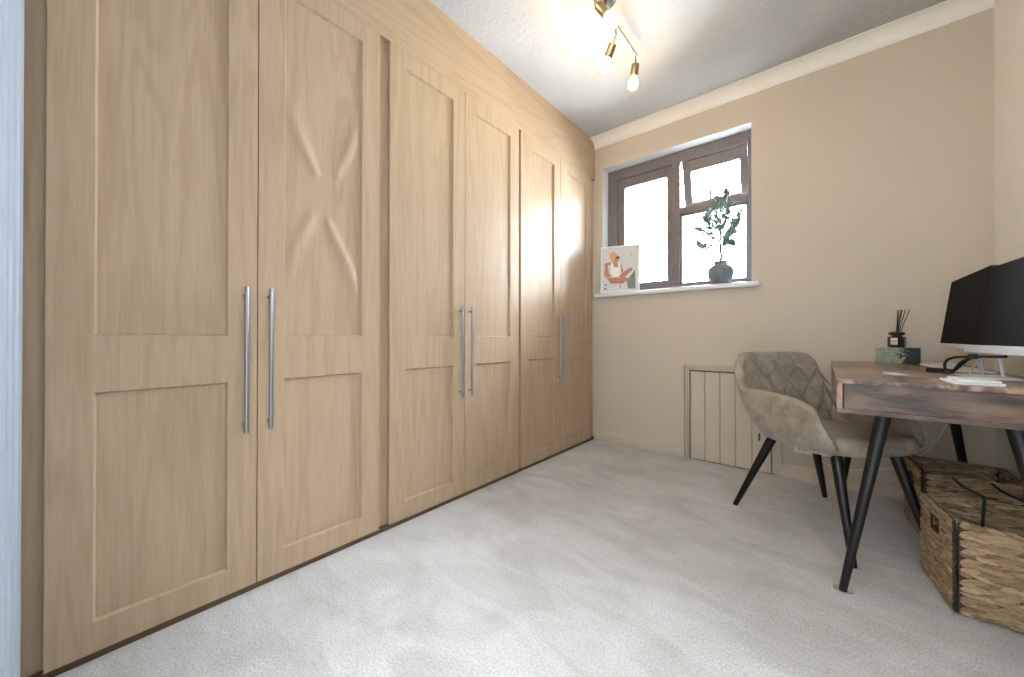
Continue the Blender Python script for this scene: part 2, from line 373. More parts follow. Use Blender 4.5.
# ------------------------------------------------------------------ access hatch
hat = empty_struct('door_1', (0.99, D, 0), 'small taupe boarded hatch door low in the window wall')
ym = D
def arch(m_, x0, x1, z0, z1): m_.box(x0, x1, D - 0.016, D, z0, z1, .003)
fr_ = MB()
for (lo, hi, t) in ((0.0, 0.011, 0.032), (0.011, 0.016, 0.012), (0.016, 0.029, 0.024), (0.029, 0.033, 0.010), (0.033, 0.042, 0.022)):
    fr_.box(0.712 + lo, 0.712 + hi, D - t, D, 0, 0.662 - lo); fr_.box(1.272 - hi, 1.272 - lo, D - t, D, 0, 0.662 - lo)
    fr_.box(0.712 + hi, 1.272 - hi, D - t, D, 0.662 - hi, 0.662 - lo)
fr_.build('architrave', M['joinery'], hat)
MB().box(0.754, 1.23, D - 0.003, D - 0.0005, 0.0, 0.62).build('backing', plain('hatch_gap', srgb(128, 112, 95), 0.8), hat)
px = [0.760, 0.852, 0.943, 1.033, 1.123, 1.222]
for a, b in zip(px[:-1], px[1:]):
    MB().prism([(a + .001, D - .003), (a + .001, D - .008), (a + .005, D - .0115), (b - .005, D - .0115), (b - .001, D - .008), (b - .001, D - .003)], 'z', 0.006, 0.608).build('plank', M['joinery'], hat)
MB().box(1.158, 1.168, D - 0.03, D - 0.011, 0.20, 0.245, .002).build('latch', M['rosemetal'], hat)

# ------------------------------------------------------------------ wardrobes
T = 0.021
sur = thing('wardrobe_surround', 'beech fascia, plinth and stiles framing the row of wardrobe doors', 'wardrobe frame', (0, 1.35, 0))
MB().box(-0.02, T - 0.0004, YB + .0005, D - 0.0005, 2.1455, H - 0.001).build('fascia', M['beech_h'], sur)
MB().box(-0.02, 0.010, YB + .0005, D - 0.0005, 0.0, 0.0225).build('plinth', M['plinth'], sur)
for a, b in ((YB + .0005, -0.041), (0.840, 0.900), (1.785, 1.815), (2.724, D - 0.0005)):
    MB().box(-0.02, -0.0005, a, b, 0.0225, 2.1455).build('stile', M['beech'], sur)
ZB, ZT = 0.024, 2.1445
def panel_grid(y0, y1, z0, z1, x, fn=None, ny=1, nz=1):
    vs = []; fs = []
    for j in range(nz + 1):
        for i in range(ny + 1):
            y = y0 + (y1 - y0) * i / ny; z = z0 + (z1 - z0) * j / nz
            vs.append((x + (fn(y, z) if fn else 0), y, z))
    for j in range(nz):
        for i in range(ny):
            a = j * (ny + 1) + i; fs.append((a, a + 1, a + ny + 2, a + ny + 1))
    return vs, fs
CH, DP = 0.0052, 0.0105
def door(unit, y0, y1, hy, blister=None):
    g0, g1 = y0 + 0.079, y1 - 0.079
    holes = ((0.102, 0.700), (0.848, 2.066))
    m = MB()
    xs = T
    m.box(0.001, xs, y0, g0, ZB, ZT); m.box(0.001, xs, g1, y1, ZB, ZT)
    for a, b in ((ZB, holes[0][0]), (holes[0][1], holes[1][0]), (holes[1][1], ZT)): m.box(0.001, xs, g0, g1, a, b)
    for a, b in holes:      # chamfered step down to the recessed panel
        o = [(xs, g0, a), (xs, g1, a), (xs, g1, b), (xs, g0, b)]
        i_ = [(xs - DP, g0 + CH, a + CH), (xs - DP, g1 - CH, a + CH), (xs - DP, g1 - CH, b - CH), (xs - DP, g0 + CH, b - CH)]
        for q in range(4):
            r_ = (q + 1) % 4
            bk = lambda p_: (0.004, p_[1], p_[2])
            m.add([o[q], o[r_], i_[r_], i_[q]], [(0, 1, 2, 3)])
    d = m.build('door', M['beech'], unit)
    # the chamfer faces must look outward
    for q in d.data.polygons: pass
    MB().box(0.003, xs - DP, g0, g1, holes[0][0], holes[0][1]).build('lower_panel', M['beech'], d)
    if blister:
        vs, fs = panel_grid(g0, g1, holes[1][0], holes[1][1], xs - DP, blister, 90, 240)
        o = MB().add(vs, fs).build('upper_panel', M['beech'], d, True)
    else:
        MB().box(0.003, xs - DP, g0, g1, holes[1][0], holes[1][1]).build('upper_panel', M['beech'], d)
    hm = MB(); xb = 0.045
    hm.tube([(xb, hy, 0.535), (xb, hy, 1.008)], 0.0063, 14)
    for z in (0.562, 0.981): hm.tube([(T - 0.001, hy, z), (xb, hy, z)], 0.0045, 10)
    hm.build('handle', M['steel'], d, True)
    return d
def blister(y, z):
    # lifted vinyl: four creases running from the panel edges towards its middle
    h = 0.0
    ends = (((0.488, 1.66), (0.587, 1.465)), ((0.762, 1.72), (0.668, 1.485)), ((0.488, 1.09), (0.572, 1.295)), ((0.758, 1.02), (0.634, 1.285)))
    for (a, b) in ends:
        ax, az = a; bx_, bz = b; dx, dz = bx_ - ax, bz - az; L = dx * dx + dz * dz
        t = ((y - ax) * dx + (z - az) * dz) / L; tc = max(0, min(1, t))
        d_ = math.hypot(y - (ax + tc * dx), z - (az + tc * dz))
        wdt = 0.016 + 0.018 * (1 - tc)
        h += 0.0105 * math.exp(-(d_ / wdt) ** 2) * (0.35 + 0.65 * math.sin(math.pi * min(1, max(0, 0.15 + 0.7 * tc))))
    edge = min(y - 0.4805, 0.767 - y)
    return h * max(0, min(1, edge / 0.03))
units = ((-0.043, 0.3985, 0.4015, 0.846, 'tall beech double wardrobe nearest the doorway, right door blistered', True),
         (0.894, 1.336, 1.339, 1.789, 'middle beech double wardrobe of the fitted row', False),
         (1.811, 2.268, 2.271, 2.727, 'tall beech double wardrobe next to the window wall', False))
for (a, b, c, d_, lab, bl) in units:
    u = thing('wardrobe', lab, 'wardrobe', ((-0.3), (a + d_) / 2, 0), 'fitted double wardrobes')
    bm_ = MB(); bm_.box(XL + 0.01, -0.025, a + .012, a + 0.03, 0.02, 2.14); bm_.box(XL + 0.01, -0.025, d_ - 0.03, d_ - .012, 0.02, 2.14)
    bm_.box(XL + 0.01, -0.025, a + 0.03, d_ - 0.03, 2.12, 2.14); bm_.box(XL + 0.01, -0.025, a + 0.03, d_ - 0.03, 0.02, 0.04); bm_.box(XL + 0.01, XL + 0.02, a + .03, d_ - 0.03, 0.04, 2.12)
    bm_.build('body', M['beech_edge'], u)
    door(u, a, b, b - 0.035); door(u, c, d_, c + 0.031, blister if bl else None)

# ------------------------------------------------------------------ ceiling light
BXC = 0.680; BZ = 2.402
lt = thing('ceiling_light', 'four-lamp metal bar ceiling light with bare glowing bulbs', 'ceiling light', (BXC, 1.63, H))
MB().lathe([(0.001, 0), (0.05, 0), (0.052, -0.006), (0.052, -0.022), (0.046, -0.028), (0.001, -0.028)], (BXC, 1.63, H), 32).build('ceiling_rose', M['rosemetal'], lt, True)
m = MB(); m.tube([(BXC, 1.63, H - 0.028), (BXC, 1.63, BZ)], 0.007, 10); m.build('drop_rod', M['lampmetal'], lt, True)
MB().box(BXC - 0.009, BXC + 0.009, 1.245, 2.012, BZ - 0.009, BZ + 0.009, .002).build('bar', M['lampmetal'], lt)
lamps = ((2.0, (0.655, 2.028, 2.272)), (1.748, (0.603, 1.785, 2.262)), (1.505, (0.738, 1.575, 2.285)), (1.258, (0.590, 1.335, 2.278)))
for y, b in lamps:
    j = Vector((BXC, y, BZ - 0.009)); k2 = Vector((BXC, y, BZ - 0.042)); b = Vector(b)
    if y == 1.505: k2 = Vector((BXC, y, BZ - 0.03))
    ax = (b - k2).normalized()
    MB().tube([j, k2], 0.0048, 8).build('stem', M['lampmetal'], lt, True)
    s0 = b - ax * 0.094; L = 0.094
    if (b - k2).dot(ax) > 0.09: MB().tube([k2, s0 + ax * 0.002], 0.0048, 8).build('stem', M['lampmetal'], lt, True)
    sk = MB().lathe([(0.004, 0), (0.0195, 0.0), (0.0205, 0.002), (0.0205, L - 0.036), (0.017, L - 0.036), (0.016, L - 0.05), (0.004, L - 0.05)], s0, 20, ax).build('lamp_holder', M['lampmetal'], lt, True)
    prof_b = [(0.001, -0.045), (0.012, -0.043), (0.013, -0.034), (0.019, -0.022), (0.0245, -0.006), (0.0255, 0.005), (0.023, 0.017), (0.016, 0.026), (0.007, 0.0305), (0.001, 0.031)]
    MB().lathe(prof_b, b, 20, ax).build('bulb', M['bulb'], sk, True)

# ------------------------------------------------------------------ desk
DX0, DX1, DY0, DY1, DZ0, DZ1 = 1.504, 1.99, 1.562, 2.755, 0.608, 0.714
dk = thing('desk', 'rustic dark walnut desk on splayed black metal legs', 'desk', ((DX0 + DX1) / 2, (DY0 + DY1) / 2, 0))
MB().box(DX0, DX1, DY0, DY1, DZ1 - 0.014, DZ1, .0012).build('desktop', M['desk_long_lit'], dk)
MB().box(DX0 + .0005, DX1 - .0005, DY0 + .0005, DY1, DZ0, DZ0 + 0.014, .001).build('bottom_board', M['desk_cross_shaded'], dk)
m = MB(); m.box(DX0 + .0005, DX0 + 0.014, DY0 + .0005, DY1, DZ0 + 0.014, DZ1 - 0.014); m.build('side_board', M['desk_long_lit'], dk)
m = MB(); m.box(DX1 - 0.014, DX1 - .0005, DY0 + .0005, DY1, DZ0 + 0.014, DZ1 - 0.014); m.build('side_board', M['desk_long_lit'], dk)
MB().box(DX0 + 0.014, DX1 - 0.014, DY1 - 0.014, DY1, DZ0 + 0.014, DZ1 - 0.014).build('back_board', M['desk_cross_shaded'], dk)
MB().box(DX0 + 0.0175, DX1 - 0.0175, DY0 + 0.0022, DY0 + 0.022, DZ0 + 0.0143, DZ1 - 0.0143, .0008).build('end_panel', M['desk_cross_shaded'], dk)
for (tx, ty, fx, fy) in ((1.628, 1.735, 1.521, 1.655), (1.888, 1.735, 1.985, 1.655), (1.618, 2.60, 1.545, 2.672), (1.91, 2.60, 2.0, 2.672)):
    l_ = MB().tube([(tx, ty, DZ0), (fx, fy, 0.012)], [0.0200, 0.0108], 20).build('leg', M['blackmetal'], dk, True)
    MB().lathe([(0.001, 0.004), (0.0108, 0.004), (0.0112, 0.014), (0.001, 0.016)], (fx, fy, 0), 16).build('foot_cap', M['blackplastic'], l_, True)
tag(recenter(MB().lathe([(0.001, 0.0005), (0.026, 0.0005), (0.027, 0.003), (0.026, 0.0065), (0.023, 0.0065), (0.019, 0.0030), (0.001, 0.0035)], (1.521, 1.655, 0), 28).build('castor_cup', M['frosted'], None, True), (1.521, 1.655, 0)), 'clear plastic cup under the front desk leg', 'castor cup')

# ------------------------------------------------------------------ chair
ch = thing('armchair', 'taupe suede tub chair with diamond-quilted back tucked under the desk', 'chair', (1.499, 2.190, 0), None, R(-43))
half = [((.205, .196, .412), (.190, .186, .396)), ((.198, .222, .456), (.178, .198, .376)), ((.165, .245, .518), (.145, .205, .372)), ((.11, .249, .555), (.095, .208, .37)),
        ((0, .252, .575), (0, .21, .37)), ((-.14, .258, .580), (-.10, .205, .37)), ((-.222, .262, .580), (-.15, .195, .37)), ((-.290, .246, .650), (-.175, .172, .37)),
        ((-.325, .205, .733), (-.19, .14, .37)), ((-.340, .158, .746), (-.20, .105, .37)), ((-.350, .08, .749), (-.205, .05, .37))]
mid = ((-.353, 0, .749), (-.207, 0, .37))
mir = lambda p: (p[0], -p[1], p[2])
ctrl = [(mir(a), mir(b)) for a, b in half] + [mid] + [(a, b) for a, b in reversed(half)]
NS = 24
rim = bez([c[0] for c in ctrl], NS); bot = bez([c[1] for c in ctrl], NS)
NT = 64
def outer(i, t):
    a, b = bot[i], rim[i]; p = a.lerp(b, t)
    hx = t ** 0.8; p.x = a.x + (b.x - a.x) * hx; p.y = a.y + (b.y - a.y) * hx
    out = Vector((p.x + 0.02, p.y, 0)); 
    if out.length > 1e-6: p += out.normalized() * 0.012 * math.sin(math.pi * t)
    return p
NI = len(rim)
G = [[outer(i, j / NT) for j in range(NT + 1)] for i in range(NI)]
arc = [0.0]
for i in range(1, NI): arc.append(arc[-1] + (G[i][NT // 2] - G[i - 1][NT // 2]).length)
cen = arc[NI // 2]
def normal(i, j):
    du = G[min(i + 1, NI - 1)][j] - G[max(i - 1, 0)][j]; dv = G[i][min(j + 1, NT)] - G[i][max(j - 1, 0)]
    n_ = du.cross(dv).normalized()
    c_ = Vector((0.0, 0, 0.5)) - G[i][j]
    return n_ if n_.dot(c_) > 0 else -n_
def quilt(a, z):
    # depth of stitched seam grooves
    pit = 0.112; kk = 0.66
    g = 0
    for sg in (1, -1):
        q = (a + sg * kk * (z - 0.43)) / pit + 0.5
        d_ = abs(q - round(q)) * pit
        g = max(g, math.exp(-(d_ / 0.0040) ** 2))
    return g
rings = []
TH0 = 0.034
for i in range(NI):
    ring = []; TH = 0.010 + (TH0 - 0.010) * min(1.0, min(arc[i], arc[-1] - arc[i]) / 0.10) ** 0.7
    for j in range(NT + 1): ring.append(G[i][j])
    inn = []
    for j in range(NT + 1):
        n_ = normal(i, j); p = G[i][j] + n_ * TH
        a = arc[i] - cen
        if abs(a) < 0.5:
            fade = min(1, max(0, (j / NT) / 0.1)) * min(1, (1 - j / NT) / 0.03 + 0.15) * min(1, max(0, (0.5 - abs(a)) / 0.06))
            p = p + n_ * (0.007 - 0.0135 * quilt(a, G[i][j].z)) * fade
        inn.append(p)
    # rounded rim
    top_o, top_i = ring[-1], inn[-1]; up = (G[i][NT] - G[i][NT - 2]).normalized(); c_ = (top_o + top_i) / 2; r_ = (top_o - top_i) / 2
    for q in range(1, 6):
        t = math.pi * q / 6; ring.append(c_ + r_ * math.cos(t) + up * r_.length * math.sin(t))
    ring += list(reversed(inn)); rings.append(ring)
m = MB(); n_ = len(rings[0]); vs = [p for r_ in rings for p in r_]; fs = []
for i in range(NI - 1):
    for j in range(n_): fs.append((i * n_ + j, (i + 1) * n_ + j, (i + 1) * n_ + (j + 1) % n_, i * n_ + (j + 1) % n_))
# rounded arm fronts
for i, sgn in ((0, -1), (NI - 1, 1)):
    d_ = (rings[i][5] - rings[i - sgn][5]).normalized()
    cc_ = [(rings[i][j] + rings[i][n_ - 1 - j]) / 2 for j in range(n_)]
    prev = [i * n_ + j for j in range(n_)]
    for q in (1, 2, 3):
        t = R(90) * q / 3; base = len(vs)
        vs += [cc_[j] + (rings[i][j] - cc_[j]) * max(math.cos(t), 0.02) + d_ * 0.005 * math.sin(t) for j in range(n_)]
        cur = [base + j for j in range(n_)]
        for j in range(n_): fs.append((prev[j], prev[(j + 1) % n_], cur[(j + 1) % n_], cur[j]))
        prev = cur
m.add(vs, fs); o = m.build('backrest_shell', M['suede'], ch, True, local=True)
# seat cushion
def seat_outline(k, n=72):
    out = []
    for q in range(n):
        t = 2 * math.pi * q / n; c_, s_ = math.cos(t), math.sin(t); e_ = 2 / 3.6
        out.append((0.022 + (0.218 + k) * math.copysign(abs(c_) ** e_, c_), (0.205 + k) * math.copysign(abs(s_) ** e_, s_)))
    return out
prof_s = [(-0.06, 0.362), (-0.012, 0.366), (-0.003, 0.374), (0.0, 0.388), (0.0, 0.415), (-0.004, 0.43), (-0.014, 0.440), (-0.05, 0.446), (-0.12, 0.450), (-0.2, 0.452)]
vs = []; fs = []
for k_, z in prof_s:
    for (x, y) in seat_outline(k_): vs.append((x, y, z + 0.012 * max(0, x - 0.05) / 0.2 * (1 if z > 0.40 else 1.6)))
n_ = 72
for i in range(len(prof_s) - 1):
    for j in range(n_): fs.append((i * n_ + j, i * n_ + (j + 1) % n_, (i + 1) * n_ + (j + 1) % n_, (i + 1) * n_ + j))
fs += [tuple(range(n_ - 1, -1, -1)), tuple(range((len(prof_s) - 1) * n_, len(prof_s) * n_))]
MB().add(vs, fs).build('seat', M['suede'], ch, True, local=True)
for (t0, f0) in (((-.135, -.165), (-.250, -.272)), ((-.17, .08), (-.278, .263)), ((.15, -.145), (.268, -.206)), ((.15, .125), (.262, .152))):
    l_ = MB().tube([(t0[0], t0[1], 0.375), (f0[0], f0[1], 0.006)], [0.0205, 0.0115], 18).build('leg', M['blackmetal'], ch, True, local=True)
    MB().lathe([(0.001, 0.0), (0.011, 0.0), (0.0118, 0.008), (0.001, 0.009)], (f0[0], f0[1], 0.0), 14).build('foot_cap', M['blackplastic'], l_, True, local=True)

# ------------------------------------------------------------------ baskets
def spindle(m_, c, d, L, ry, rz, nrm, seg=6):
    """a fat tapered strand: c centre, d direction, nrm outward normal"""
    d = d.normalized(); u = nrm.cross(d).normalized()
    vs = []; fs = []; st = (-0.5, -0.36, -0.12, 0.14, 0.38, 0.5); wd_ = (0.12, 0.72, 1.0, 0.98, 0.66, 0.1)
    for s_, w_ in zip(st, wd_):
        for j in range(seg):
            t = 2 * math.pi * j / seg; vs.append(c + d * (s_ * L) + u * (math.cos(t) * rz * w_) + nrm * (math.sin(t) * ry * w_))
    for i in range(len(st) - 1):
        for j in range(seg): fs.append((i * seg + j, i * seg + (j + 1) % seg, (i + 1) * seg + (j + 1) % seg, (i + 1) * seg + j))
    m_.add(vs, fs)
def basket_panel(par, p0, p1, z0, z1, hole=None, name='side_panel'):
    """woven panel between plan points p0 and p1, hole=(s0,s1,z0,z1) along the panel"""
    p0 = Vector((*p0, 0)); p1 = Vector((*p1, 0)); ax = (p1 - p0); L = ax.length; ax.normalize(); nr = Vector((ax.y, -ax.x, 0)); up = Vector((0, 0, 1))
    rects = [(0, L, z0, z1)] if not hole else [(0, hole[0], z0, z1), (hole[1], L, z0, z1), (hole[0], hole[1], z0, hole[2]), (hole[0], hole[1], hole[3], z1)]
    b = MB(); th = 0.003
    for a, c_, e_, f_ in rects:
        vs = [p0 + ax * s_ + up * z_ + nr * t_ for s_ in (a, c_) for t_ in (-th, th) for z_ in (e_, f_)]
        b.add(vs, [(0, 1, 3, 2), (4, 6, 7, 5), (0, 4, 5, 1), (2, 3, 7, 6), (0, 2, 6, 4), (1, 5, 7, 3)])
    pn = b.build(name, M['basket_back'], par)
    w = MB(); rows = max(3, int((z1 - z0) / 0.0138)); rp = (z1 - z0) / rows
    for r_ in range(rows):
        z = z0 + rp * (r_ + 0.5); step = 0.036; s_ = -0.02 + (r_ % 2) * step / 2 + random.uniform(-.006, .006)
        while s_ < L:
            ln = random.uniform(0.050, 0.066); cs = s_ + ln / 2
            a_, e_ = max(0.002, s_), min(L - 0.002, s_ + ln)
            s_ += step
            if e_ - a_ < 0.014: continue
            if hole and a_ < hole[1] and e_ > hole[0] and hole[2] - rp * .4 < z < hole[3] + rp * .4:
                if (a_ + e_) / 2 < (hole[0] + hole[1]) / 2: e_ = min(e_, hole[0])
                else: a_ = max(a_, hole[1])
                if e_ - a_ < 0.012: continue
            tilt = (0.2 if r_ % 2 else -0.1) + random.uniform(-.14, .14)
            d_ = ax * math.cos(tilt) + up * math.sin(tilt)
            c_ = p0 + ax * ((a_ + e_) / 2) + up * min(z1 - .006, max(z0 + .006, z + random.uniform(-.0015, .0015)))
            for sg in (1, -1):
                spindle(w, c_ + nr * (sg * 0.0045), d_, e_ - a_, 0.0052, rp * random.uniform(0.56, 0.7), nr * sg)
    ws = w.build('woven_strands', M['hyacinth'], pn, True); ws['kind'] = 'stuff'
    return pn
def cord(par, x, y, z0, z1, name='lacing'):
    pts = []; n = int((z1 - z0) / 0.006)
    for i in range(n + 1):
        pts.append((x + 0.0016 * (1 if i % 2 else -1), y - 0.0016 * (1 if i % 2 else -1), z0 + (z1 - z0) * i / n))
    MB().tube(pts, 0.0022, 6).build(name, M['blackplastic'], par)
def basket(x0, x1, y0, y1, h, lab, skew=0.0):
    bk = thing('storage_basket', lab, 'basket', ((x0 + x1) / 2, (y0 + y1) / 2, 0), 'woven storage baskets under the desk')
    g = 0.006; z0 = 0.006
    basket_panel(bk, (x0 + g, y0), (x1 - g, y0), z0, h, name='front_panel')
    basket_panel(bk, (x1, y0 + g), (x1, y1 - g), z0, h + 0.004, (0.09, 0.15, h - 0.075, h - 0.04), 'handle_panel')
    basket_panel(bk, (x1 - g, y1), (x0 + g - skew, y1), z0, h, name='back_panel')
    Lp = y1 - y0 - 2 * g; mid_ = Lp / 2
    basket_panel(bk, (x0 - skew, y1 - g), (x0, y0 + g), z0, h + 0.004, (mid_ - 0.042, mid_ + 0.042, h - 0.086, h - 0.040), 'handle_panel')
    MB().box(x0 + 0.004, x1 - 0.004, y0 + 0.004, y1 - 0.004, 0.002, 0.008).build('base', M['basket_back'], bk)
    for (x, y) in ((x0 + .002, y0 + .002), (x1 - .002, y0 + .002), (x0 + .002 - skew, y1 - .002), (x1 - .002, y1 - .002)): cord(bk, x, y, 0.004, h - 0.004)
    return bk
b1 = basket(1.78, 2.056, 1.747, 2.030, 0.279, 'pale woven hyacinth basket nearest the camera, under the desk', 0.03)
b2 = basket(1.790, 2.056, 2.305, 2.575, 0.283, 'woven hyacinth basket behind the front one, nearer the window wall', 0.02)
for x, dx in ((1.885, 0.0), (1.985, 0.004)):
    pts = bez([(x - 0.015, 2.292, 0.279), (x - 0.005, 2.20, 0.275), (x + 0.006, 2.055, 0.2935), (x + 0.009, 2.022, 0.289), (x + 0.006, 2.012, 0.26), (x, 2.008, 0.15), (x - 0.002, 2.008, 0.05)], 5)
    MB().tube(pts, 0.0042, 8).build('strap', M['blackplastic'], b1, True)

# ------------------------------------------------------------------ monitors
def monitor(name, lab, loc, rz, tilt, wd_, ht, bez_h, zb, sy_=0.0, xlegs=True):
    """screen faces local -x; loc is the stand's centre on the desk"""
    mo = thing(name, lab, 'monitor', loc, 'desktop monitors', rz)
    def tl(m_):      # tilt about the lower front edge
        q = Matrix.Rotation(tilt, 3, 'Y') @ Matrix.Rotation(0, 3, 'X'); piv = Vector((0, 0, zb)); m_.v = [tuple(piv + q @ (Vector(p_) - piv)) for p_ in m_.v]; return m_
    tl(MB().box(0.0015, 0.024, -wd_ / 2, wd_ / 2, zb, zb + ht, .003)).build('case', M['blackplastic'], mo, local=True)
    tl(MB().box(0.020, 0.045, -wd_ / 4, wd_ / 4, zb + ht * .2, zb + ht * .75, .006)).build('rear_housing', M['blackplastic'], mo, local=True)
    tl(MB().box(0.0, 0.002, -wd_ / 2 + 0.003, wd_ / 2 - 0.003, zb + bez_h, zb + ht - 0.003)).build('screen', M['screen'], mo, local=True)
    tl(MB().box(-0.004, 0.012, -wd_ / 2 - 0.001, wd_ / 2 + 0.001, zb - 0.004, zb + bez_h, .0015)).build('lower_bezel', M['silver'], mo, local=True)
    st = MB()
    for s_ in ((-1, 1) if xlegs else ()):
        st.tube([(0.018, sy_ + 0.05 * s_, zb + 0.01), (0.014, sy_ - 0.055 * s_, 0.006)], 0.0026, 8)
    st.tube([(0.045, sy_, zb + 0.09), (0.07, sy_, 0.006)], 0.005, 8)
    st.build('stand', M['silver'], mo, True, local=True)
    MB().box(-0.015, 0.085, sy_ - 0.08, sy_ + 0.08, 0.0, 0.006, .002).build('stand_base', M['whiteplastic'], mo, local=True)
    return mo
ZD = DZ1
# tilt back: rotation about +y moves the top towards +x
monitor('monitor', 'black monitor with thin silver chin nearest the window wall', (1.867, 2.238, ZD + .0005), 0, R(7.2), 0.499, 0.284, 0.012, 0.094, 0.0, False)
monitor('monitor', 'black monitor with wide silver chin in front, cut by the picture edge', (1.857, 1.672, ZD + .0005), R(4), R(11.5), 0.53, 0.281, 0.020, 0.087, 0.235)

# ------------------------------------------------------------------ desk items
mb_c = (1.762, 2.716)
o = MB().box(-0.078, 0.078, -0.028, 0.028, 0, 0.079, .0015).build('marble_block', M['marble'])
o.location = (mb_c[0], mb_c[1], ZD + .0003); o.rotation_euler.z = R(-10); tag(o, 'green and black marble block at the back of the desk', 'stone block')
rd = thing('reed_diffuser', 'black reed diffuser bottle standing on the marble block', 'diffuser', (1.758, 2.716, ZD + 0.0796))
q8 = lambda r_, z: (r_, z)
bt = MB().lathe([(0.001, 0), (0.026, 0), (0.033, 0.003), (0.0335, 0.012), (0.0335, 0.052), (0.031, 0.056), (0.018, 0.058), (0.018, 0.064), (0.001, 0.064)], (0, 0, 0), 8).build('bottle', plain('smoked_black_glass', srgb(20, 20, 22), 0.08), rd, local=True)
MB().lathe([(0.001, 0.060), (0.022, 0.061), (0.029, 0.065), (0.031, 0.071), (0.029, 0.077), (0.018, 0.081), (0.006, 0.079), (0.001, 0.079)], (0, 0, 0), 28).build('collar', M['blackplastic'], rd, True, local=True)
lb = MB().box(-0.0125, 0.0125, -0.0012, 0.0, 0.016, 0.048); lb.box(-0.009, 0.009, -0.0016, -0.0012, 0.029, 0.033); lb = MB().box(-0.0125, 0.0125, -0.0012, 0.0, 0.016, 0.050)
lo = lb.build('label', M['label'], bt, local=True); la = R(-112.5); lo.location = (0.0315 * math.cos(la), 0.0315 * math.sin(la), 0); lo.rotation_euler.z = la + R(90)
for z0_, z1_ in ((0.030, 0.036), (0.022, 0.024)):
    q_ = MB().box(-0.009, 0.009, -0.0016, -0.0011, z0_, z1_).build('label_print', M['red'], rd, local=True); q_.location = lo.location; q_.rotation_euler.z = la + R(90)
for (dx, dy) in ((0.004, 0.0), (0.010, 0.01), (0.018, -0.004), (0.030, 0.006), (0.044, 0.0), (0.014, -0.016)):
    MB().tube([(-dx * 0.12 - 0.003, -dy * 0.12, 0.01), (dx * 1.05, dy, 0.192)], 0.0017, 6).build('reed', M['blackplastic'], rd, local=True)
def slab(name, lab, cat, x, y, z, lx, ly, h, rz, mat, bev=.0006):
    o = MB().box(-lx / 2, lx / 2, -ly / 2, ly / 2, 0, h, bev).build(name, mat); o.location = (x, y, z); o.rotation_euler.z = rz; return tag(o, lab, cat)
slab('document_folder', 'thin grey-brown folder lying flat near the desk end', 'folder', 1.742, 1.895, ZD + .0003, 0.215, 0.26, 0.003, R(-6), M['folder'])
slab('paper_sheet', 'small white sheet slipped half onto the folder corner', 'paper', 1.665, 1.86, ZD + .0036, 0.04, 0.10, 0.0008, R(12), M['paper'], .0003)
slab('notebook', 'white closed notebook in front of the right-hand monitor', 'notebook', 1.800, 1.665, ZD + .0075, 0.08, 0.125, 0.006, R(-2), M['whiteplastic'])
slab('paper_stack', 'stack of white paper under the closed notebook', 'paper', 1.795, 1.665, ZD + .0003, 0.09, 0.14, 0.0068, R(3), M['paper'])
kb = thing('keyboard', 'slim white keyboard pushed under the far monitor', 'keyboard', (1.885, 2.475, ZD + .0003), None, R(3))
MB().box(-0.055, 0.055, -0.14, 0.14, 0, 0.007, .002).build('case', M['whiteplastic'], kb, local=True)
for r_ in range(4):
    for c_ in range(11):
        MB().box(-0.046 + r_ * 0.024, -0.046 + r_ * 0.024 + 0.02, -0.131 + c_ * 0.024, -0.131 + c_ * 0.024 + 0.02, 0.007, 0.0095, .001).build('key', M['silver'], kb, local=True)
slab('desk_tray', 'flat white tray beside the keyboard at the desk back', 'tray', 1.90, 2.675, ZD + .0003, 0.10, 0.08, 0.006, R(5), M['whiteplastic'])
slab('power_adapter', 'small black adapter among the cables on the desk', 'adapter', 1.800, 2.06, ZD + .0003, 0.035, 0.075, 0.018, R(25), M['blackplastic'], .003)
cb = MB(); z_ = ZD + 0.006
cb.tube(bez([(1.895, 1.90, 0.790), (1.875, 1.98, 0.786), (1.862, 2.03, 0.784), (1.85, 2.06, 0.782), (1.835, 2.11, 0.777), (1.825, 2.15, 0.765), (1.822, 2.165, 0.745), (1.825, 2.14, 0.7245), (1.83, 2.08, 0.735), (1.85, 2.05, 0.770), (1.862, 2.04, 0.782)], 6), 0.0042, 8)
cb.tube(bez([(1.862, 2.035, 0.785), (1.84, 2.05, 0.765), (1.828, 2.08, 0.735), (1.824, 2.12, 0.7215), (1.815, 2.16, 0.7215)], 6), 0.004, 8)
cb.v = [(a - 0.02, b - 0.165, c) for a, b, c in cb.v]
tag(cb.build('monitor_cable', M['blackplastic'], None, True), 'tangled black cable looping under the monitors', 'cable')
cb = MB().box(1.832, 1.848, 1.850, 1.885, 0.777, 0.793, .003)
tag(cb.build('cable_clip', M['blackplastic']), 'black cable clip hanging below the front monitor', 'clip')

